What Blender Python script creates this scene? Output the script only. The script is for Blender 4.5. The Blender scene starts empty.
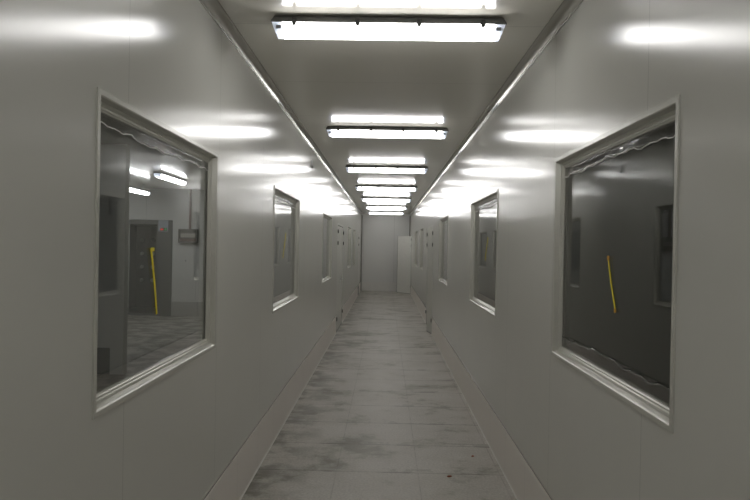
import bpy, bmesh, math, random
from mathutils import Vector, Matrix
random.seed(7)
C = bpy.context.scene.collection
SC = bpy.context.scene

# ------------------------------------------------------------------ camera, world, exposure
F = 605.0
YAW, PITCH, ROLL = -0.01773, -0.0057, 0.01789
cam_data = bpy.data.cameras.new('camera')
cam_data.sensor_width = 36.0
cam_data.lens = F / 750.0 * 36.0
cam_data.clip_start = 0.02
cam = bpy.data.objects.new('camera', cam_data)
C.objects.link(cam)
cy, sy = math.cos(YAW), math.sin(YAW)
cp, sp = math.cos(PITCH), math.sin(PITCH)
fwd = Vector((sy * cp, cy * cp, sp))
rgt = Vector((cy, -sy, 0))
upv = rgt.cross(fwd)
r2 = rgt * math.cos(ROLL) + upv * math.sin(ROLL)
u2 = -rgt * math.sin(ROLL) + upv * math.cos(ROLL)
m = Matrix((r2, u2, -fwd)).transposed().to_4x4()
m.translation = Vector((0, 0, 1.714))
cam.matrix_world = m
SC.camera = cam

world = bpy.data.worlds.new('world')
SC.world = world
world.use_nodes = True
world.node_tree.nodes['Background'].inputs[0].default_value = (0.5, 0.5, 0.5, 1)
world.node_tree.nodes['Background'].inputs[1].default_value = 0.0
SC.view_settings.view_transform = 'Standard'
SC.view_settings.look = 'None'
SC.view_settings.gamma = 1.0
SC.view_settings.use_curve_mapping = False
SC.view_settings.exposure = 1.15
LAMP = 6.5            # emission of the tube covers
LAMP_SIDE = 7.5

# ------------------------------------------------------------------ dimensions
XL, XR, H = -0.948, 0.932, 2.975
XC = (XL + XR) / 2
YB, YE = -3.4, 23.4
WT = 0.06             # wall panel thickness
KICK = 0.342

# ------------------------------------------------------------------ materials
def mat(name):
    M = bpy.data.materials.new(name)
    M.use_nodes = True
    nt = M.node_tree
    b = nt.nodes['Principled BSDF']
    return M, nt, b

def simple(name, col, rough=0.5, metal=0.0, spec=0.5, noise=0.06, scale=8.0):
    M, nt, b = mat(name)
    tc = nt.nodes.new('ShaderNodeTexCoord')
    nz = nt.nodes.new('ShaderNodeTexNoise')
    nz.inputs['Scale'].default_value = scale
    nz.inputs['Detail'].default_value = 4
    nt.links.new(tc.outputs['Object'], nz.inputs['Vector'])
    mx = nt.nodes.new('ShaderNodeMix'); mx.data_type = 'RGBA'
    mx.inputs['A'].default_value = tuple(c * (1 - noise) for c in col) + (1,)
    mx.inputs['B'].default_value = tuple(min(1, c * (1 + noise)) for c in col) + (1,)
    nt.links.new(nz.outputs['Fac'], mx.inputs['Factor'])
    nt.links.new(mx.outputs['Result'], b.inputs['Base Color'])
    b.inputs['Roughness'].default_value = rough
    b.inputs['Metallic'].default_value = metal
    b.inputs['Specular IOR Level'].default_value = spec
    return M

def math_node(nt, op, a, b=None, clamp=False):
    n = nt.nodes.new('ShaderNodeMath'); n.operation = op; n.use_clamp = clamp
    for i, v in enumerate((a, b)):
        if v is None: continue
        if isinstance(v, (int, float)): n.inputs[i].default_value = v
        else: nt.links.new(v, n.inputs[i])
    return n.outputs[0]

def seam(nt, coord, period, offset, width):
    """1 inside a narrow joint that repeats along a coordinate, else 0"""
    t = math_node(nt, 'SUBTRACT', coord, offset - period / 2)
    t = math_node(nt, 'DIVIDE', t, period)
    t = math_node(nt, 'FRACT', t)
    t = math_node(nt, 'SUBTRACT', t, 0.5)
    t = math_node(nt, 'ABSOLUTE', t)
    t = math_node(nt, 'MULTIPLY', t, period)
    return math_node(nt, 'LESS_THAN', t, width / 2)

def panel_paint(name, col, rough, axis, period, offset, coat_spec=0.5, seamdark=0.55, width=0.006, wav=0.03):
    M, nt, b = mat(name)
    tc = nt.nodes.new('ShaderNodeTexCoord')
    sx = nt.nodes.new('ShaderNodeSeparateXYZ')
    nt.links.new(tc.outputs['Object'], sx.inputs[0])
    s = seam(nt, sx.outputs[axis], period, offset, width)
    nz = nt.nodes.new('ShaderNodeTexNoise')
    nz.inputs['Scale'].default_value = 1.6
    nz.inputs['Detail'].default_value = 5
    nt.links.new(tc.outputs['Object'], nz.inputs['Vector'])
    mx = nt.nodes.new('ShaderNodeMix'); mx.data_type = 'RGBA'
    mx.inputs['A'].default_value = tuple(c * 0.97 for c in col) + (1,)
    mx.inputs['B'].default_value = tuple(c * 1.03 for c in col) + (1,)
    nt.links.new(nz.outputs['Fac'], mx.inputs['Factor'])
    m2 = nt.nodes.new('ShaderNodeMix'); m2.data_type = 'RGBA'
    nt.links.new(s, m2.inputs['Factor'])
    nt.links.new(mx.outputs['Result'], m2.inputs['A'])
    m2.inputs['B'].default_value = tuple(c * seamdark for c in col) + (1,)
    nt.links.new(m2.outputs['Result'], b.inputs['Base Color'])
    # slow waviness of the thin steel skin, plus the joint
    nw = nt.nodes.new('ShaderNodeTexNoise')
    nw.inputs['Scale'].default_value = 2.2
    nw.inputs['Detail'].default_value = 1
    nt.links.new(tc.outputs['Object'], nw.inputs['Vector'])
    hgt = math_node(nt, 'MULTIPLY', nw.outputs['Fac'], wav)
    hgt = math_node(nt, 'SUBTRACT', hgt, math_node(nt, 'MULTIPLY', s, 0.6))
    bp = nt.nodes.new('ShaderNodeBump')
    bp.inputs['Strength'].default_value = 0.35
    bp.inputs['Distance'].default_value = 0.004
    nt.links.new(hgt, bp.inputs['Height'])
    nt.links.new(bp.outputs['Normal'], b.inputs['Normal'])
    b.inputs['Roughness'].default_value = rough
    b.inputs['Specular IOR Level'].default_value = coat_spec
    return M

PAINT = (0.595, 0.592, 0.55)
M_WALL = panel_paint('wall_paint', PAINT, 0.18, 'Y', 1.21, 2.195, 0.38, 0.8, 0.005)
M_WALLX = panel_paint('cross_wall_paint', (0.72, 0.72, 0.70), 0.3, 'X', 1.19, 0.32)
M_CEIL = panel_paint('ceiling_paint', (0.72, 0.70, 0.63), 0.12, 'Y', 1.21, 4.66, 0.5, 0.75, 0.005, 0.015)
M_LEAF = simple('door_paint', PAINT, 0.22, 0, 0.5, 0.03)
M_ALU = simple('aluminium', (0.62, 0.61, 0.58), 0.3, 0.85, 0.5, 0.04)
M_FRAME = simple('frame_paint', (0.60, 0.595, 0.54), 0.27, 0.2, 0.5, 0.03)
M_COVE = simple('cove_coat', (0.42, 0.41, 0.37), 0.13, 0.55, 0.6, 0.03)
M_HINGE = simple('hinge_metal', (0.06, 0.06, 0.06), 0.4, 0.7)
M_DARK = simple('dark_plastic', (0.055, 0.055, 0.055), 0.45)
M_HOUSING = simple('lamp_housing', (0.16, 0.16, 0.155), 0.45)
M_CLEAR = simple('lamp_end_plastic', (0.8, 0.82, 0.86), 0.25, 0.0)
_nt = M_CLEAR.node_tree
_tr = _nt.nodes.new('ShaderNodeBsdfTranslucent'); _tr.inputs[0].default_value = (0.85, 0.88, 0.95, 1)
_mx = _nt.nodes.new('ShaderNodeMixShader'); _mx.inputs[0].default_value = 0.7
_nt.links.new(_nt.nodes['Principled BSDF'].outputs[0], _mx.inputs[1]); _nt.links.new(_tr.outputs[0], _mx.inputs[2])
_nt.links.new(_mx.outputs[0], _nt.nodes['Material Output'].inputs[0])
M_SOCKET = simple('tube_socket', (0.25, 0.26, 0.28), 0.4)
M_STEEL = simple('stainless_steel', (0.42, 0.42, 0.42), 0.3, 0.9)
M_CABIN = simple('cabin_steel', (0.10, 0.10, 0.10), 0.35, 0.3)
M_YELLOW = simple('yellow_tape', (0.80, 0.66, 0.02), 0.55)
M_ORANGE = simple('orange_tape', (0.62, 0.30, 0.02), 0.55)
M_WHITE = simple('white_plastic', (0.72, 0.72, 0.70), 0.4)
M_PAPER = simple('paper', (0.78, 0.78, 0.76), 0.8)
M_BLUEPANEL = simple('blue_grey_panel', (0.42, 0.46, 0.52), 0.3)
M_RUST = simple('red_brown_pipe', (0.22, 0.14, 0.13), 0.5)
M_WOODBITS = simple('red_brown_scrap', (0.30, 0.09, 0.04), 0.7, noise=0.3)
M_BREAKER = simple('breakers', (0.55, 0.52, 0.48), 0.5)
M_BOX = simple('box_grey', (0.23, 0.22, 0.20), 0.5)
M_GREY = simple('crumb_grey', (0.55, 0.54, 0.5), 0.8)
M_FOOTEDGE = simple('film_foot_edge', (0.02, 0.02, 0.02), 0.9, 0, 0.1)
M_NOZZLE = simple('satin_steel', (0.5, 0.5, 0.49), 0.3, 0.3)
M_EDGE = simple('film_edge', (0.85, 0.85, 0.83), 0.35)

def emission(name, col, s):
    M = bpy.data.materials.new(name); M.use_nodes = True
    nt = M.node_tree; nt.nodes.clear()
    e = nt.nodes.new('ShaderNodeEmission'); o = nt.nodes.new('ShaderNodeOutputMaterial')
    e.inputs[0].default_value = col + (1,); e.inputs[1].default_value = s
    nt.links.new(e.outputs[0], o.inputs[0])
    return M
M_LIGHT = emission('lamp_light', (1.0, 0.985, 0.97), LAMP)
M_LIGHT_SIDE = emission('side_lamp_light', (0.97, 0.98, 1.0), LAMP_SIDE)
M_RED = emission('red_digits', (1.0, 0.05, 0.04), 0.5)
M_GREEN = emission('green_digits', (0.05, 0.8, 0.2), 0.25)

def clear(name, tint, rough, f0=0.04, gain=1.0):
    """transparent pane with a mirror coat that strengthens at grazing angles (Schlick), same from both sides"""
    M = bpy.data.materials.new(name); M.use_nodes = True
    nt = M.node_tree; nt.nodes.clear()
    o = nt.nodes.new('ShaderNodeOutputMaterial')
    g = nt.nodes.new('ShaderNodeNewGeometry')
    d = nt.nodes.new('ShaderNodeVectorMath'); d.operation = 'DOT_PRODUCT'
    nt.links.new(g.outputs['Normal'], d.inputs[0]); nt.links.new(g.outputs['Incoming'], d.inputs[1])
    c = math_node(nt, 'ABSOLUTE', d.outputs['Value'])
    k = math_node(nt, 'SUBTRACT', 1.0, c, True)
    k = math_node(nt, 'POWER', k, 5.0)
    k = math_node(nt, 'MULTIPLY', k, (1 - f0) * gain)
    k = math_node(nt, 'ADD', k, f0 * gain, True)
    t = nt.nodes.new('ShaderNodeBsdfTransparent'); t.inputs[0].default_value = tint + (1,)
    s = nt.nodes.new('ShaderNodeBsdfGlossy'); s.inputs['Roughness'].default_value = rough
    s.inputs[0].default_value = (1, 1, 1, 1)
    mx = nt.nodes.new('ShaderNodeMixShader')
    nt.links.new(k, mx.inputs[0]); nt.links.new(t.outputs[0], mx.inputs[1]); nt.links.new(s.outputs[0], mx.inputs[2])
    nt.links.new(mx.outputs[0], o.inputs[0])
    return M
M_GLASS = clear('window_glass', (0.955, 0.965, 0.955), 0.0)
M_FILM = clear('clear_film', (0.95, 0.95, 0.95), 0.06, 0.04, 0.45)

# floor: dusty concrete tiles with damp stains along the joints
def floor_mat():
    M, nt, b = mat('floor_tiles')
    tc = nt.nodes.new('ShaderNodeTexCoord')
    sx = nt.nodes.new('ShaderNodeSeparateXYZ')
    nt.links.new(tc.outputs['Object'], sx.inputs[0])
    jy = seam(nt, sx.outputs['Y'], 0.64, 4.59, 0.018)
    jx = seam(nt, sx.outputs['X'], 0.62, -0.345, 0.010)
    j = math_node(nt, 'MAXIMUM', jy, math_node(nt, 'MULTIPLY', jx, 0.45))
    n1 = nt.nodes.new('ShaderNodeTexNoise'); n1.inputs['Scale'].default_value = 1.1; n1.inputs['Detail'].default_value = 6; n1.inputs['Roughness'].default_value = 0.68
    mp = nt.nodes.new('ShaderNodeMapping'); mp.inputs['Scale'].default_value = (1.2, 1.5, 1.0)
    nt.links.new(tc.outputs['Object'], mp.inputs[0]); nt.links.new(mp.outputs[0], n1.inputs['Vector'])
    r1 = nt.nodes.new('ShaderNodeValToRGB')
    r1.color_ramp.elements[0].position = 0.36; r1.color_ramp.elements[0].color = (0.22, 0.21, 0.165, 1)
    r1.color_ramp.elements[1].position = 0.60; r1.color_ramp.elements[1].color = (0.515, 0.497, 0.46, 1)
    e = r1.color_ramp.elements.new(0.46); e.color = (0.45, 0.43, 0.388, 1)
    nt.links.new(n1.outputs['Fac'], r1.inputs[0])
    # fine grain
    n2 = nt.nodes.new('ShaderNodeTexNoise'); n2.inputs['Scale'].default_value = 60; n2.inputs['Detail'].default_value = 3
    nt.links.new(tc.outputs['Object'], n2.inputs['Vector'])
    g = nt.nodes.new('ShaderNodeMapRange'); g.inputs[3].default_value = 0.62; g.inputs[4].default_value = 1.38
    nt.links.new(n2.outputs['Fac'], g.inputs[0])
    mul = nt.nodes.new('ShaderNodeMix'); mul.data_type = 'RGBA'; mul.blend_type = 'MULTIPLY'; mul.inputs['Factor'].default_value = 1
    nt.links.new(r1.outputs[0], mul.inputs['A']); nt.links.new(g.outputs[0], mul.inputs['B'])
    # dirt smears next to the cross joints and along the left kerb
    ny = nt.nodes.new('ShaderNodeTexNoise'); ny.inputs['Scale'].default_value = 2.6; ny.inputs['Detail'].default_value = 8; ny.inputs['Roughness'].default_value = 0.65
    nt.links.new(mp.outputs[0], ny.inputs['Vector'])
    wide = seam(nt, sx.outputs['Y'], 0.64, 4.62, 0.10)
    dsm = math_node(nt, 'MULTIPLY', wide, math_node(nt, 'GREATER_THAN', ny.outputs['Fac'], 0.53))
    side = nt.nodes.new('ShaderNodeMapRange'); side.inputs[1].default_value = XL; side.inputs[2].default_value = XL + 0.42
    side.inputs[3].default_value = 1.0; side.inputs[4].default_value = 0.0
    nt.links.new(sx.outputs['X'], side.inputs[0])
    blot = nt.nodes.new('ShaderNodeMapRange'); blot.interpolation_type = 'SMOOTHSTEP'
    blot.inputs[1].default_value = 0.40; blot.inputs[2].default_value = 0.60
    nt.links.new(ny.outputs['Fac'], blot.inputs[0])
    sm = math_node(nt, 'MULTIPLY', math_node(nt, 'POWER', side.outputs[0], 0.7), math_node(nt, 'MULTIPLY', blot.outputs[0], 0.78), True)
    jd = math_node(nt, 'MULTIPLY', j, math_node(nt, 'ADD', math_node(nt, 'MULTIPLY', blot.outputs[0], 0.55), 0.3))
    dirt = math_node(nt, 'MAXIMUM', math_node(nt, 'MULTIPLY', dsm, 0.32), jd)
    dirt = math_node(nt, 'MAXIMUM', dirt, sm, True)
    m2 = nt.nodes.new('ShaderNodeMix'); m2.data_type = 'RGBA'
    nt.links.new(dirt, m2.inputs['Factor']); nt.links.new(mul.outputs['Result'], m2.inputs['A'])
    m2.inputs['B'].default_value = (0.125, 0.118, 0.095, 1)
    nt.links.new(m2.outputs['Result'], b.inputs['Base Color'])
    rr = nt.nodes.new('ShaderNodeMapRange'); rr.inputs[3].default_value = 0.34; rr.inputs[4].default_value = 0.6
    nt.links.new(n1.outputs['Fac'], rr.inputs[0]); nt.links.new(rr.outputs[0], b.inputs['Roughness'])
    bp = nt.nodes.new('ShaderNodeBump'); bp.inputs['Strength'].default_value = 0.35; bp.inputs['Distance'].default_value = 0.003
    hh = math_node(nt, 'SUBTRACT', math_node(nt, 'MULTIPLY', n2.outputs['Fac'], 0.5), j)
    nt.links.new(hh, bp.inputs['Height']); nt.links.new(bp.outputs['Normal'], b.inputs['Normal'])
    b.inputs['Specular IOR Level'].default_value = 0.4
    return M
M_FLOOR = floor_mat()
M_KICK = panel_paint('kerb_paint', (0.80, 0.755, 0.71), 0.36, 'Y', 0.64, 4.59, 0.4, 0.85, 0.006, 0.1)

# ------------------------------------------------------------------ mesh helpers
def box(bm, x0, x1, y0, y1, z0, z1):
    if x0 > x1: x0, x1 = x1, x0
    if y0 > y1: y0, y1 = y1, y0
    v = [bm.verts.new(p) for p in ((x0,y0,z0),(x1,y0,z0),(x1,y1,z0),(x0,y1,z0),(x0,y0,z1),(x1,y0,z1),(x1,y1,z1),(x0,y1,z1))]
    for f in ((3,2,1,0),(4,5,6,7),(0,1,5,4),(1,2,6,5),(2,3,7,6),(3,0,4,7)):
        bm.faces.new([v[i] for i in f])
    return v

def tube(bm, a, b, r, n=10, r1=None):
    a, b = Vector(a), Vector(b); r1 = r if r1 is None else r1
    d = (b - a).normalized(); s = d.orthogonal().normalized(); t = d.cross(s)
    A = [bm.verts.new(a + (s * math.cos(k*2*math.pi/n) + t * math.sin(k*2*math.pi/n)) * r) for k in range(n)]
    B = [bm.verts.new(b + (s * math.cos(k*2*math.pi/n) + t * math.sin(k*2*math.pi/n)) * r1) for k in range(n)]
    for k in range(n):
        bm.faces.new((A[k], A[(k+1) % n], B[(k+1) % n], B[k]))
    bm.faces.new(A[::-1]); bm.faces.new(B)

def path_tube(bm, pts, r, n=6):
    rings = []
    for i, p in enumerate(pts):
        d = (pts[min(i+1, len(pts)-1)] - pts[max(i-1, 0)]).normalized()
        s = d.cross(Vector((1, 0, 0))).normalized(); t = d.cross(s)
        rings.append([bm.verts.new(p + (s * math.cos(k*2*math.pi/n) + t * math.sin(k*2*math.pi/n)) * r) for k in range(n)])
    for A, B in zip(rings, rings[1:]):
        for k in range(n): bm.faces.new((A[k], A[(k+1) % n], B[(k+1) % n], B[k]))
    bm.faces.new(rings[0][::-1]); bm.faces.new(rings[-1])

def prism(bm, prof, axis_a, axis_b, fn):
    """extrude a closed 2-D profile between two positions; fn(p, q, t) gives the 3-D point"""
    A = [bm.verts.new(fn(p, q, axis_a)) for p, q in prof]
    B = [bm.verts.new(fn(p, q, axis_b)) for p, q in prof]
    n = len(prof)
    for k in range(n): bm.faces.new((A[k], A[(k+1) % n], B[(k+1) % n], B[k]))
    bm.faces.new(A[::-1]); bm.faces.new(B)

def obj(name, bm, material, parent=None, bevel=0.0, smooth=False):
    bmesh.ops.recalc_face_normals(bm, faces=bm.faces)
    me = bpy.data.meshes.new(name)
    bm.to_mesh(me); bm.free()
    me.materials.append(material)
    o = bpy.data.objects.new(name, me)
    C.objects.link(o)
    if parent is not None: o.parent = parent
    if smooth:
        for p in me.polygons: p.use_smooth = True
    if bevel:
        md = o.modifiers.new('bevel', 'BEVEL'); md.width = bevel; md.segments = 2; md.limit_method = 'ANGLE'
    return o

def tag(o, label=None, cat=None, group=None, kind=None):
    if label: o['label'] = label
    if cat: o['category'] = cat
    if group: o['group'] = group
    if kind: o['kind'] = kind
    return o

def thing(name, loc, label, cat, group=None, kind=None, rotz=0.0):
    o = bpy.data.objects.new(name, None); C.objects.link(o)
    o.empty_display_size = 0.1
    o.location = loc; o.rotation_euler = (0, 0, rotz)
    return tag(o, label, cat, group, kind)

def struct(name, bm, material, label, cat, bevel=0.0, smooth=False):
    return tag(obj(name, bm, material, None, bevel, smooth), label, cat, None, 'structure')

def copy_tree(o, parent=None):
    c = o.copy(); C.objects.link(c)
    if parent is not None: c.parent = parent
    for ch in [x for x in o.children]:
        copy_tree(ch, c)
    return c

# ------------------------------------------------------------------ openings
Z0, Z1 = 1.137, 2.212
DTOP = 2.17
WIN_L = [(1.955, 3.365), (5.08, 6.58), (9.06, 10.57), (15.0, 16.4), (17.4, 18.8)]
WIN_R = [(1.955, 3.365), (5.08, 6.66), (9.13, 10.56), (15.1, 16.5), (17.9, 19.3)]
DOORS_L = [(11.85, 13.45), (21.0, 21.9)]
DOORS_R = [(11.95, 13.65), (22.1, 23.0)]

def side_wall(name, s, X, wins, doors, label):
    bm = bmesh.new()
    ops = sorted([(a, b, 'w') for a, b in wins] + [(a, b, 'd') for a, b in doors])
    y = YB; x0, x1 = X, X + s * WT
    for a, b, k in ops:
        box(bm, x0, x1, y, a, KICK + 0.008, H)
        if k == 'w':
            box(bm, x0, x1, a, b, KICK + 0.008, Z0)
            box(bm, x0, x1, a, b, Z1, H)
        else:
            box(bm, x0, x1, a, b, DTOP, H)
        y = b
    box(bm, x0, x1, y, YE + 0.1, KICK + 0.008, H)
    bmesh.ops.remove_doubles(bm, verts=bm.verts, dist=1e-5)
    return struct(name, bm, M_WALL, label, 'wall')

def kickboard(name, s, X, doors, label):
    bm = bmesh.new(); y = YB
    for a, b in sorted(doors) + [(YE, YE)]:
        box(bm, X, X + s * WT, y, a, 0, KICK - 0.006)
        y = b
    return struct(name, bm, M_KICK, label, 'baseboard', 0.002)

def channel(name, s, X, doors, label):
    bm = bmesh.new(); y = YB
    for a, b in sorted(doors) + [(YE, YE)]:
        box(bm, X + s * 0.005, X + s * (WT - 0.002), y, a, KICK - 0.0055, KICK + 0.0075)
        y = b
    return struct(name, bm, M_HINGE, label, 'trim')

# ------------------------------------------------------------------ shell
XO_L, XO_R = -7.2, 2.7
bm = bmesh.new(); box(bm, XO_L - .1, XO_R + .1, YB - .1, 24.6, -0.12, 0.0)
struct('floor', bm, M_FLOOR, 'dusty stained grey tile floor of the corridor and rooms beside it', 'floor')
bm = bmesh.new(); box(bm, XO_L - .1, XO_R + .1, YB - .1, 24.6, H, H + 0.1)
struct('ceiling', bm, M_CEIL, 'glossy grey panel ceiling carrying the row of lamps', 'ceiling')
side_wall('wall_left', -1, XL, WIN_L, DOORS_L, 'glossy grey panel wall along the left of the corridor')
side_wall('wall_right', 1, XR, WIN_R, DOORS_R, 'glossy grey panel wall along the right of the corridor')
kickboard('baseboard_left', -1, XL, DOORS_L, 'flush grey kerb at the foot of the left wall')
kickboard('baseboard_right', 1, XR, DOORS_R, 'flush grey kerb at the foot of the right wall')
channel('trim_1', -1, XL, DOORS_L, 'dark shadow joint between left wall panels and kerb')
channel('trim_2', 1, XR, DOORS_R, 'dark shadow joint between right wall panels and kerb')
bm = bmesh.new(); box(bm, XL - .02, XR + .02, YE, YE + .08, KICK, H)
struct('wall_end', bm, M_WALLX, 'plain grey panel wall closing the far end of the corridor', 'wall')
bm = bmesh.new(); box(bm, XL - .02, XR + .02, YE - .004, YE + .08, 0, KICK - .004)
struct('baseboard_end', bm, simple('end_kerb', (0.74, 0.73, 0.70), 0.45), 'pale grey kerb at the foot of the far end wall', 'baseboard', 0.002)
bm = bmesh.new(); box(bm, XL - .02, XR + .02, YB - .08, YB, 0, H)
struct('wall_back', bm, M_WALLX, 'grey panel wall closing the corridor behind the camera', 'wall')

# quarter round aluminium coves between the walls and the ceiling
def cove(name, s, X, label):
    r = 0.045; bm = bmesh.new()
    prof = [(0, 0), (r * 1.25, 0), (r * 1.25, -0.004)]
    for k in range(9):
        a = math.pi / 2 * k / 8
        prof.append((0.004 + r * 1.2 * (1 - math.sin(a)), -0.004 - r * (1 - math.cos(a))))
    prof += [(0.004, -r - 0.012), (0, -r - 0.012)]
    prism(bm, prof, YB, YE, lambda p, q, t: (X - s * p, t, H + q))
    o = struct(name, bm, M_COVE, label, 'trim')
    for p in o.data.polygons: p.use_smooth = False
    return o
cove('trim_3', -1, XL, 'aluminium cove between left wall and ceiling')
cove('trim_4', 1, XR, 'aluminium cove between right wall and ceiling')
bm = bmesh.new(); box(bm, XL, XL + .035, YE - .035, YE, 0, H - .06)
struct('trim_5', bm, M_BOX, 'dark upright corner strip at the left of the far end wall', 'trim', 0.004)
bm = bmesh.new(); box(bm, XR - .035, XR, YE - .035, YE, 0, H - .06)
struct('trim_6', bm, M_BOX, 'dark upright corner strip at the right of the far end wall', 'trim', 0.004)

# rooms on both sides of the corridor
Y_FAR = 14.1
SHX0, SHX1, SHZ = -6.42, -5.0, 2.25
bm = bmesh.new()
box(bm, XO_L, SHX0, Y_FAR, Y_FAR + .08, 0, H); box(bm, SHX1, XL - WT, Y_FAR, Y_FAR + .08, 0, H)
box(bm, SHX0, SHX1, Y_FAR, Y_FAR + .08, SHZ, H)
struct('wall_left_room_far', bm, M_WALLX, 'grey wall at the far side of the room seen through the first left window', 'wall')
bm = bmesh.new(); box(bm, SHX1 + .002, XL - WT, Y_FAR - .02, Y_FAR, 0, KICK)
struct('baseboard_left_room', bm, simple('room_kerb', (0.47, 0.46, 0.44), 0.5), 'pale skirting under the switch box in the left room', 'baseboard', 0.003)
bm = bmesh.new(); box(bm, XO_L - .08, XO_L, YB, 24.5, 0, H)
struct('wall_left_room_outer', bm, M_WALL, 'outer grey wall of the left room', 'wall')
bm = bmesh.new(); box(bm, XO_R, XO_R + .08, YB, 24.5, 0, H)
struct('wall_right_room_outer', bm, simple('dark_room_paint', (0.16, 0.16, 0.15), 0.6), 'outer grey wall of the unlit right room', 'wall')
for nm, xa, xb, ya, lab in (('wall_left_room_back', XO_L, XL - WT, YB, 'near end wall of the left room'),
                            ('wall_right_room_back', XR + WT, XO_R, YB, 'near end wall of the right room'),
                            ('wall_left_room_end', XO_L, XL - WT, 24.4, 'last wall of the left rooms'),
                            ('wall_right_room_end', XR + WT, XO_R, 24.4, 'last wall of the right rooms')):
    bm = bmesh.new(); box(bm, xa, xb, ya - .08, ya, 0, H)
    struct(nm, bm, M_WALLX, lab, 'wall')
PX, PY = -3.37, 7.75
bm = bmesh.new()
box(bm, PX - .17, PX, PY, PY + .12, 0, H)
box(bm, XO_L, PX - .17, PY + .02, PY + .10, 0, H)
struct('wall_left_room_partition', bm, M_WALLX, 'partition with a square end post inside the left room', 'wall')
bm = bmesh.new()
box(bm, XO_L, PX - .172, PY - .0, PY + .018, 0, KICK)
struct('baseboard_left_partition', bm, simple('partition_kerb', (0.2, 0.2, 0.19), 0.5), 'grey skirting of the partition in the left room', 'baseboard', 0.003)

def strip(name, s, X, doors, za, zb, th, material, label, bev=0.0):
    bm = bmesh.new(); y = YB
    for a, b in sorted(doors) + [(YE, YE)]:
        box(bm, X, X - s * th, y, a, za, zb)
        y = b
    return struct(name, bm, material, label, 'trim', bev)
strip('trim_7', -1, XL, DOORS_L, KICK + .009, KICK + .021, .0015, M_FRAME, 'thin pale edge strip at the bottom of the left wall panels')
strip('trim_8', 1, XR, DOORS_R, KICK + .009, KICK + .021, .0015, M_FRAME, 'thin pale edge strip at the bottom of the right wall panels')
M_SEAL = simple('sealant', (0.72, 0.71, 0.68), 0.4, noise=0.2, scale=20)
strip('trim_9', -1, XL, DOORS_L, 0.0, .008, .009, M_SEAL, 'pale sealant bead where the left kerb meets the floor', .003)
strip('trim_10', 1, XR, DOORS_R, 0.0, .006, .007, M_SEAL, 'pale sealant bead where the right kerb meets the floor', .002)

# ------------------------------------------------------------------ windows
def ring(bm, X, s, y0, y1, z0, z1, prof):
    """a mitred frame: profile points are (inset, depth into the wall)"""
    rows = []
    for u, d in prof:
        x = X + s * d
        rows.append([bm.verts.new(p) for p in ((x, y0+u, z0+u), (x, y1-u, z0+u), (x, y1-u, z1-u), (x, y0+u, z1-u))])
    n = len(prof)
    for i in range(n):
        A, B = rows[i], rows[(i+1) % n]
        for k in range(4): bm.faces.new((A[k], A[(k+1) % 4], B[(k+1) % 4], B[k]))

GD = 0.040            # depth of the pane behind the corridor face
def window(idx, s, X, y0, y1, label):
    yc = (y0 + y1) / 2
    t = thing('window_%d' % idx, (X, yc, Z0), label, 'window', None, 'structure')
    a, b = y0 - yc, y1 - yc
    za, zb = 0, Z1 - Z0
    bm = bmesh.new()
    ring(bm, 0, s, a, b, za, zb, [(-.004, -.0), (-.004, -.006), (.015, -.006), (.019, -.002), (.024, .022), (.034, .025), (.038, .030), (.044, .031), (.048, .035), (.052, .036), (.052, GD), (.0, GD)])
    obj('frame', bm, M_FRAME, t)
    bm = bmesh.new()
    ring(bm, 0, s, a, b, za, zb, [(.0, GD + .006), (.052, GD + .006), (.052, GD + .011), (.03, WT - .004), (.016, WT + .006), (-.004, WT + .006), (-.004, WT), (.0, WT)])
    obj('inner_frame', bm, M_FRAME, t)
    bm = bmesh.new()
    box(bm, s * (GD + .0005), s * (GD + .0055), a + .02, b - .02, za + .02, zb - .02)
    obj('glass', bm, M_GLASS, t)
    return t
n = 1
ordl = ['first', 'second', 'third', 'fourth', 'fifth']
for side, s, X, wins in (('left', -1, XL, WIN_L), ('right', 1, XR, WIN_R)):
    for i, (a, b) in enumerate(wins):
        window(n, s, X, a, b, '%s window from the camera along the %s wall, grey bevelled frame' % (ordl[i], side))
        n += 1

# ------------------------------------------------------------------ doors
def hinge(parent, x, y, z):
    bm = bmesh.new()
    tube(bm, (x, y, z - .035), (x, y, z + .035), .010, 10)
    box(bm, x - .004, x + .004, y - .018, y + .018, z - .032, z + .032)
    obj('hinge', bm, M_HINGE, parent)

def leaf(parent, s, y0, y1, hinge_at, angle, knob=True):
    """one door leaf; it turns about the jamb at hinge_at, angle opens it into the corridor"""
    L = y1 - y0
    dirn = 1 if hinge_at == 'near' else -1
    yh = y0 if hinge_at == 'near' else y1
    o_bm = bmesh.new()
    box(o_bm, s * .004, s * .046, 0.004 * dirn, dirn * (L - .004), 0.012, DTOP - .055)
    lf = obj('leaf', o_bm, M_LEAF, parent, 0.003)
    lf.location = (0, yh, 0)
    lf.rotation_euler = (0, 0, s * dirn * angle)
    # dark rubber sweep at the bottom edge and a lever handle
    bm = bmesh.new(); box(bm, s * .002, s * .048, .006 * dirn, dirn * (L - .006), 0.002, 0.0115)
    obj('bottom_seal', bm, M_DARK, lf)
    if knob:
        bm = bmesh.new()
        yk = dirn * (L - .07)
        tube(bm, (s * .004, yk, 1.02), (-s * .05, yk, 1.02), .009, 10)
        tube(bm, (-s * .045, yk + dirn * .008, 1.02), (-s * .045, yk - dirn * .11, 1.02), .008, 10)
        box(bm, s * .006, -s * .003, yk - .02, yk + .02, .93, 1.09)
        obj('handle', bm, M_STEEL, lf)
    for z in (0.27, 1.77, 2.0):
        hinge(parent, -s * .008, yh, z)
    return lf

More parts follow.
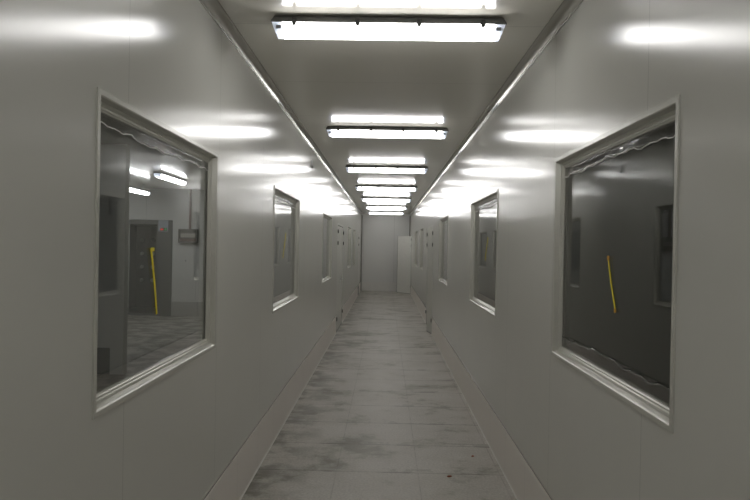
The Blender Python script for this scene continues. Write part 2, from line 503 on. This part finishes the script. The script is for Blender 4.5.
def door(idx, s, X, y0, y1, label, leaves):
    t = thing('door_%d' % idx, (X, y0, 0), label, 'door', None, 'structure')
    L = y1 - y0
    bm = bmesh.new()
    box(bm, -s * .001, s * (WT + .004), 0, .035, 0, DTOP)
    box(bm, -s * .001, s * (WT + .004), L - .035, L, 0, DTOP)
    box(bm, -s * .001, s * (WT + .004), 0.035, L - .035, DTOP - .045, DTOP)
    obj('frame', bm, M_LEAF, t, 0.002)
    for a, b, h, ang, kn in leaves: leaf(t, s, a, b, h, ang, kn)
    return t
d = lambda v: math.radians(v)
L1 = DOORS_L[0][1] - DOORS_L[0][0]; R1 = DOORS_R[0][1] - DOORS_R[0][0]
door(1, -1, XL, *DOORS_L[0], 'closed grey double door in the left wall beyond its third window',
     [(.038, L1/2, 'near', 0, False), (L1/2, L1 - .038, 'far', 0, True)])
door(2, 1, XR, *DOORS_R[0], 'grey double door in the right wall with its narrow near leaf slightly ajar',
     [(.038, .46, 'near', d(10), False), (.46, R1 - .038, 'far', 0, False)])
door(3, -1, XL, *DOORS_L[1], 'closed grey single door at the far end of the left wall',
     [(.038, .862, 'near', 0, False)])
door(4, 1, XR, *DOORS_R[1], 'grey door leaf standing open at the far end of the right wall',
     [(.038, .862, 'near', d(37), False)])
for o in [x for x in bpy.data.objects if x.name.startswith('leaf')][-1:]:
    for ya, yb in ((-.002, .012), (.812, .8225)):
        bm = bmesh.new(); box(bm, .003, .047, ya, yb, .012, DTOP - .055)
        obj('edge_strip', bm, M_HINGE, o)
    o.data.materials[0] = simple('pale_door_paint', (0.76, 0.76, 0.72), 0.35)

# ------------------------------------------------------------------ ceiling lamps
def make_lamp(light, length, label, group):
    t = thing('ceiling_light', (0, 0, 0), label, 'ceiling light', group)
    h = length / 2
    bm = bmesh.new()                                  # tapered tray, underside is the light's mount
    top = -0.004
    pts = [(-.045, top), (.045, top), (.062, -.036), (.062, -.043), (-.062, -.043), (-.062, -.036)]
    A = [bm.verts.new((-h + (.016 if q > -.02 else 0), p, q)) for p, q in pts]
    B = [bm.verts.new((h - (.016 if q > -.02 else 0), p, q)) for p, q in pts]
    for k in range(6): bm.faces.new((A[k], A[(k+1) % 6], B[(k+1) % 6], B[k]))
    bm.faces.new(A[::-1]); bm.faces.new(B)
    obj('housing', bm, M_HOUSING, t)
    prof = [(-.058, -.0435), (.058, -.0435), (.056, -.076), (.046, -.098), (.03, -.106), (-.03, -.106), (-.046, -.098), (-.056, -.076)]
    bm = bmesh.new()
    prism(bm, prof, -h + .062, h - .062, lambda p, q, x: (x, p, q))
    obj('diffuser', bm, light, t)
    for sgn in (-1, 1):
        bm = bmesh.new()
        A = [bm.verts.new((sgn * (h - .0615), p, q)) for p, q in prof]
        B = [bm.verts.new((sgn * (h - .004 - .02 * (-.0435 - q) / .05), p, q)) for p, q in prof]
        for k in range(8): bm.faces.new((A[k], A[(k+1) % 8], B[(k+1) % 8], B[k]))
        bm.faces.new(A[::-1]); bm.faces.new(B)
        e = obj('end_cap', bm, M_CLEAR, t)
        bm = bmesh.new(); box(bm, sgn * (h - .058), sgn * (h - .03), -.0605, .0605, -.078, -.06)
        obj('tube_socket', bm, M_SOCKET, e)
    for fx in (-.40, -.13, .13, .40):
        for sgn in (-1, 1):
            bm = bmesh.new()
            x = fx * length
            box(bm, x - .012, x + .012, sgn * .0605, sgn * .068, -.054, -.02)
            box(bm, x - .009, x + .009, sgn * .0575, sgn * .068, -.062, -.054)
            obj('clip', bm, M_DARK, t, 0.001)
    for sgn in (-.3, .3):
        bm = bmesh.new(); box(bm, sgn * length - .03, sgn * length + .03, -.02, .02, top, 0)
        obj('ceiling_bracket', bm, M_DARK, t)
    return t
LAMP_Y = [3.36 + 3.04 * k for k in range(7)]
names = ['nearest bright batten lamp on the corridor ceiling, largest in view',
         'second bright batten lamp from the camera on the corridor ceiling',
         'third bright batten lamp from the camera on the corridor ceiling',
         'fourth bright batten lamp, middle one of the seven in the corridor',
         'fifth bright batten lamp from the camera on the corridor ceiling',
         'sixth bright batten lamp, last but one before the end wall',
         'seventh bright batten lamp, closest to the far end wall']
GRP = 'batten lamps along the corridor ceiling'
proto = make_lamp(M_LIGHT, 1.285, names[0], GRP)
proto.location = (XC, LAMP_Y[0], H)
for y, lab in list(zip(LAMP_Y, names))[1:]:
    c = copy_tree(proto); c.location = (XC, y, H); c['label'] = lab
for y, lab in ((0.32, 'added batten lamp overhead just in front of the camera, out of view'),
               (-2.6, 'added unseen batten lamp behind the camera at the corridor back wall')):
    c = copy_tree(proto); c.location = (XC, y, H); c['label'] = lab  # two extra lamps, added out of view to light the near corridor
side = make_lamp(M_LIGHT_SIDE, 1.45, 'white batten lamp seen through the first left window, nearer of two in that room', 'batten lamps in the left room')
side.location = (-4.05, 11.3, H); side.rotation_euler = (0, 0, math.pi / 2)
c = copy_tree(side); c.location = (-5.25, 12.5, H - .12)
c['label'] = 'bluish batten lamp seen through the first left window, farther of two in that room'
e = copy_tree(side); e.location = (-4.6, 4.2, H - .12)  # added out of view to brighten the partition and room floor
e['label'] = 'added unseen batten lamp lighting the near side of the left room partition'
for L in (c, e):                                    # short drop rods up to the ceiling
    for sx in (-.45, .45):
        bm = bmesh.new(); tube(bm, (sx, 0, 0), (sx, 0, .12), .008, 8)
        obj('drop_rod', bm, M_STEEL, L)

# ------------------------------------------------------------------ peeling film at the window heads
def film(s, X, y0, y1, label, seed, drop=0.045, foot=False):
    rnd = random.Random(seed)
    xg = X + s * (GD - .0025)
    zt = Z0 + .053 if foot else Z1 - .052
    if foot: drop = -drop
    N = 70
    ph = [rnd.uniform(0, 6.28) for _ in range(5)]
    lo = []
    for i in range(N + 1):
        y = y0 + .06 + (y1 - y0 - .12) * i / N
        w = .004 * math.sin(y * 26 + ph[0]) + .0035 * math.sin(y * 47 + ph[1]) + .006 * math.sin(y * 7 + ph[2]) + rnd.uniform(-.002, .002)
        lo.append((y, zt - drop - w))
    bm = bmesh.new(); rows = []
    for i, (y, z) in enumerate(lo):
        col = []
        for k in range(5):
            f = k / 4
            zz = zt - .001 + (z - zt) * f
            bump = (.1 if foot else 1) * .0009 * math.sin(y * 61 + k * 1.7 + ph[3]) * (0.3 + f) + (.1 if foot else 1) * .0007 * math.sin(y * 113 + k * 2.3 + ph[4])
            col.append(bm.verts.new((xg - s * (.0015 + bump * (k > 0)), y, zz)))
        rows.append(col)
    for A, B in zip(rows, rows[1:]):
        for k in range(4): bm.faces.new((A[k], A[k+1], B[k+1], B[k]))
    o = obj('protective_film', bm, M_FILM, None, 0, True)
    md = o.modifiers.new('thickness', 'SOLIDIFY'); md.thickness = 0.0006
    tag(o, label, 'film', 'torn protective film on the panes')
    bm = bmesh.new()
    path_tube(bm, [Vector((xg - s * .0022, y, z)) for y, z in lo], (.0011 if foot else .0024), 6)
    obj('torn_edge', bm, M_EDGE if not foot else M_FOOTEDGE, o, 0, True)
film(-1, XL, *WIN_L[0], 'torn clear film with white wavy edge at the head of the first left window', 3)
film(1, XR, *WIN_R[0], 'torn clear film with white wavy edge at the head of the first right window', 5)
film(-1, XL, *WIN_L[1], 'torn clear film with white wavy edge at the head of the second left window', 8)
film(1, XR, *WIN_R[1], 'torn clear film with white wavy edge at the head of the second right window', 11)

film(1, XR, *WIN_R[0], 'clear film with thin dark wavy edge along the foot of the first right window', 14, .06, True)

# ------------------------------------------------------------------ yellow tape strips on the panes
def tape(s, X, a, b, label, knobs=None, w=0.016):
    xg = X + s * (GD - .001)
    bm = bmesh.new()
    (ya, za), (yb, zb) = a, b
    N = 12; rows = []
    dy, dz = yb - ya, zb - za; ln = math.hypot(dy, dz); ny, nz = -dz / ln, dy / ln
    for i in range(N + 1):
        f = i / N
        bow = .006 * math.sin(f * math.pi)
        y, z = ya + dy * f + ny * bow, za + dz * f + nz * bow
        rows.append([bm.verts.new((xg - s * dd, y + ny * e * w / 2, z + nz * e * w / 2)) for e, dd in ((-1, 0), (-1, .0015), (1, .0015), (1, 0))])
    for A, B in zip(rows, rows[1:]):
        for k in range(4): bm.faces.new((A[k], A[(k+1) % 4], B[(k+1) % 4], B[k]))
    bm.faces.new(rows[0]); bm.faces.new(rows[-1][::-1])
    o = obj('yellow_tape', bm, M_YELLOW)
    tag(o, label, 'tape', 'yellow tape strips on the window panes')
    for (y, z, ww, hh, mm, nm) in knobs or ():
        bm = bmesh.new(); box(bm, xg - s * .0016, xg - s * .0034, y - ww, y + ww, z - hh, z + hh)
        obj(nm, bm, mm, o, 0.0008)
tape(-1, XL, (2.525, 1.69), (2.60, 1.405), 'long yellow tape strip on the first left window pane', [(2.538, 1.685, .02, .008, M_YELLOW, 'folded_end')], .017)
tape(1, XR, (2.655, 1.682), (2.56, 1.46), 'yellow tape strip with orange ends on the dark first right window pane',
     [(2.65, 1.682, .012, .010, M_ORANGE, 'orange_end'), (2.562, 1.462, .011, .008, M_ORANGE, 'orange_end')], .013)
tape(-1, XL, (5.95, 1.83), (5.80, 1.59), 'yellow tape strip slanting on the second left window pane', None, .018)
tape(1, XR, (5.78, 1.82), (5.93, 1.60), 'yellow tape strip slanting on the second right window pane', None, .018)

# ------------------------------------------------------------------ things in the left room
t = thing('air_shower', (SHX0, Y_FAR, 0), 'dark steel air shower cabin with round nozzles, set in the left room far wall', 'air shower')
W = SHX1 - SHX0
bm = bmesh.new()
box(bm, .004, .05, -.02, 1.3, 0, SHZ - .005); box(bm, W - .36, W - .004, -.02, .1, 0, SHZ - .005)
box(bm, W - .36, W - .31, .1, 1.3, 0, SHZ - .005); box(bm, .05, W - .36, -.02, .1, 2.14, SHZ - .005)
box(bm, .05, W - .36, 1.25, 1.3, .0, 2.14); box(bm, .05, W - .36, .1, 1.25, 2.14, 2.18)
obj('cabin', bm, simple('cabin_casing', (0.17, 0.17, 0.165), 0.4, 0.2), t)
bm = bmesh.new(); box(bm, .05, W - .36, -.02, 1.25, 0.001, .06)
obj('threshold', bm, M_STEEL, t)
for ix in range(3):
    for iz in range(4):
        bm = bmesh.new()
        x, z = .2 + ix * .27, .75 + iz * .34
        tube(bm, (x, 1.25, z), (x, 1.215, z), .05, 14, .035)
        tube(bm, (x, 1.215, z), (x, 1.20, z), .02, 10)
        obj('nozzle', bm, M_NOZZLE, t)
dr = bmesh.new(); box(dr, .055, .095, -.72, -.02, .07, 2.12)
dd = obj('door', dr, simple('cabin_door', (0.07, 0.07, 0.07), 0.25, 0.2), t)
bm = bmesh.new(); tube(bm, (.40, -.045, .1), (.40, -.045, 2.14), .028, 10)
obj('door_edge_bar', bm, M_NOZZLE, t)
bm = bmesh.new(); box(bm, W - .33, W - .1, -.03, -.02, 1.98, 2.24)
cpn = obj('control_panel', bm, M_BLUEPANEL, t, 0.003)
bm = bmesh.new(); box(bm, W - .28, W - .12, -.036, -.03, 1.995, 2.06)
dp = obj('display', bm, M_DARK, cpn)
bm = bmesh.new()
for k in range(2): box(bm, W - .27 + k * .035, W - .25 + k * .035, -.039, -.036, 2.01, 2.045)
obj('red_digits', bm, M_RED, cpn)
bm = bmesh.new(); box(bm, W - .17, W - .14, -.039, -.036, 2.01, 2.045)
obj('green_digits', bm, M_GREEN, cpn)

t = thing('switch_box', (-4.615, Y_FAR, 1.72), 'grey open switch box with breakers on the left room far wall', 'switch box')
bm = bmesh.new()
box(bm, -.22, .22, -.01, -.001, 0, .325); box(bm, -.22, .22, -.11, -.01, 0, .02); box(bm, -.22, .22, -.11, -.01, .305, .325)
box(bm, -.22, -.2, -.11, -.01, .02, .305); box(bm, .2, .22, -.11, -.01, .02, .305)
obj('casing', bm, M_BOX, t)
for k in range(7):
    bm = bmesh.new(); box(bm, -.17 + k * .05, -.13 + k * .05, -.08, -.01, .13, .22)
    obj('breaker', bm, M_BREAKER, t, 0.003)
bm = bmesh.new(); box(bm, -.19, .19, -.05, -.011, .04, .1)
obj('terminal_strip', bm, M_RUST, t)
bm = bmesh.new(); tube(bm, (0, 0, 2.047), (0, 0, H), .028, 12)
o = obj('conduit', bm, M_RUST); o.location = (-4.585, Y_FAR - .03, 0)
tag(o, 'reddish conduit rising from the switch box to the ceiling', 'conduit')
bm = bmesh.new(); box(bm, -.045, .045, -.012, -.001, -.045, .045)
t = obj('wall_socket', bm, M_WHITE, None, 0.004); t.location = (-4.68, Y_FAR, 1.3)
tag(t, 'small white socket plate below the switch box in the left room', 'socket')
bm = bmesh.new(); box(bm, -.012, .012, -.014, -.012, -.012, .012)
obj('socket_holes', bm, M_DARK, t)
bm = bmesh.new()
N = 6; R = []
for i in range(N + 1):
    x = -.05 + .1 * i / N
    R.append([bm.verts.new((x, -.004 - .01 * (i / N) ** 2, z)) for z in (-.11 + x * .35, .11 + x * .35)])
for A, B in zip(R, R[1:]): bm.faces.new((A[0], B[0], B[1], A[1]))
o = obj('paper_notice', bm, M_PAPER); o.location = (-3.63, PY + .012, 2.17)
md = o.modifiers.new('thickness', 'SOLIDIFY'); md.thickness = .001
tag(o, 'white paper notice hanging askew on the partition in the left room', 'paper')

# ------------------------------------------------------------------ small things in the corridor
t = thing('sensor_probe', (XL, 7.51, 2.73), 'small shiny probe on the left wall high between second and third window', 'sensor')
bm = bmesh.new(); box(bm, 0.0005, .008, -.012, .012, -.005, .05)
obj('mount', bm, M_STEEL, t, 0.003)
bm = bmesh.new(); tube(bm, (.012, 0, -.025), (.012, 0, .04), .005, 10)
obj('stem', bm, M_STEEL, t)
bm = bmesh.new(); bmesh.ops.create_uvsphere(bm, u_segments=14, v_segments=10, radius=.019, matrix=Matrix.Translation((.020, 0, -.04)))
obj('bulb', bm, M_STEEL, t, 0, True)

def scrap(name, x, y, r, material, label, cat, seed, group):
    rnd = random.Random(seed)
    bm = bmesh.new()
    bmesh.ops.create_icosphere(bm, subdivisions=2, radius=r)
    for v in bm.verts:
        v.co *= rnd.uniform(.75, 1.2); v.co.z *= .35; v.co.x *= 1.5
    zmin = min(v.co.z for v in bm.verts)
    for v in bm.verts: v.co.z -= zmin
    o = obj(name, bm, material); o.location = (x, y, 0); o.rotation_euler = (0, 0, rnd.uniform(0, 3))
    tag(o, label, cat, group)
scrap('debris_scrap', 0.505, 4.53, .013, M_WOODBITS, 'red-brown scrap lying on the bare floor, nearer the camera', 'debris', 1, 'scraps on the floor')
scrap('debris_scrap', 0.745, 4.98, .012, M_WOODBITS, 'red-brown scrap on the floor close to the right wall', 'debris', 2, 'scraps on the floor')
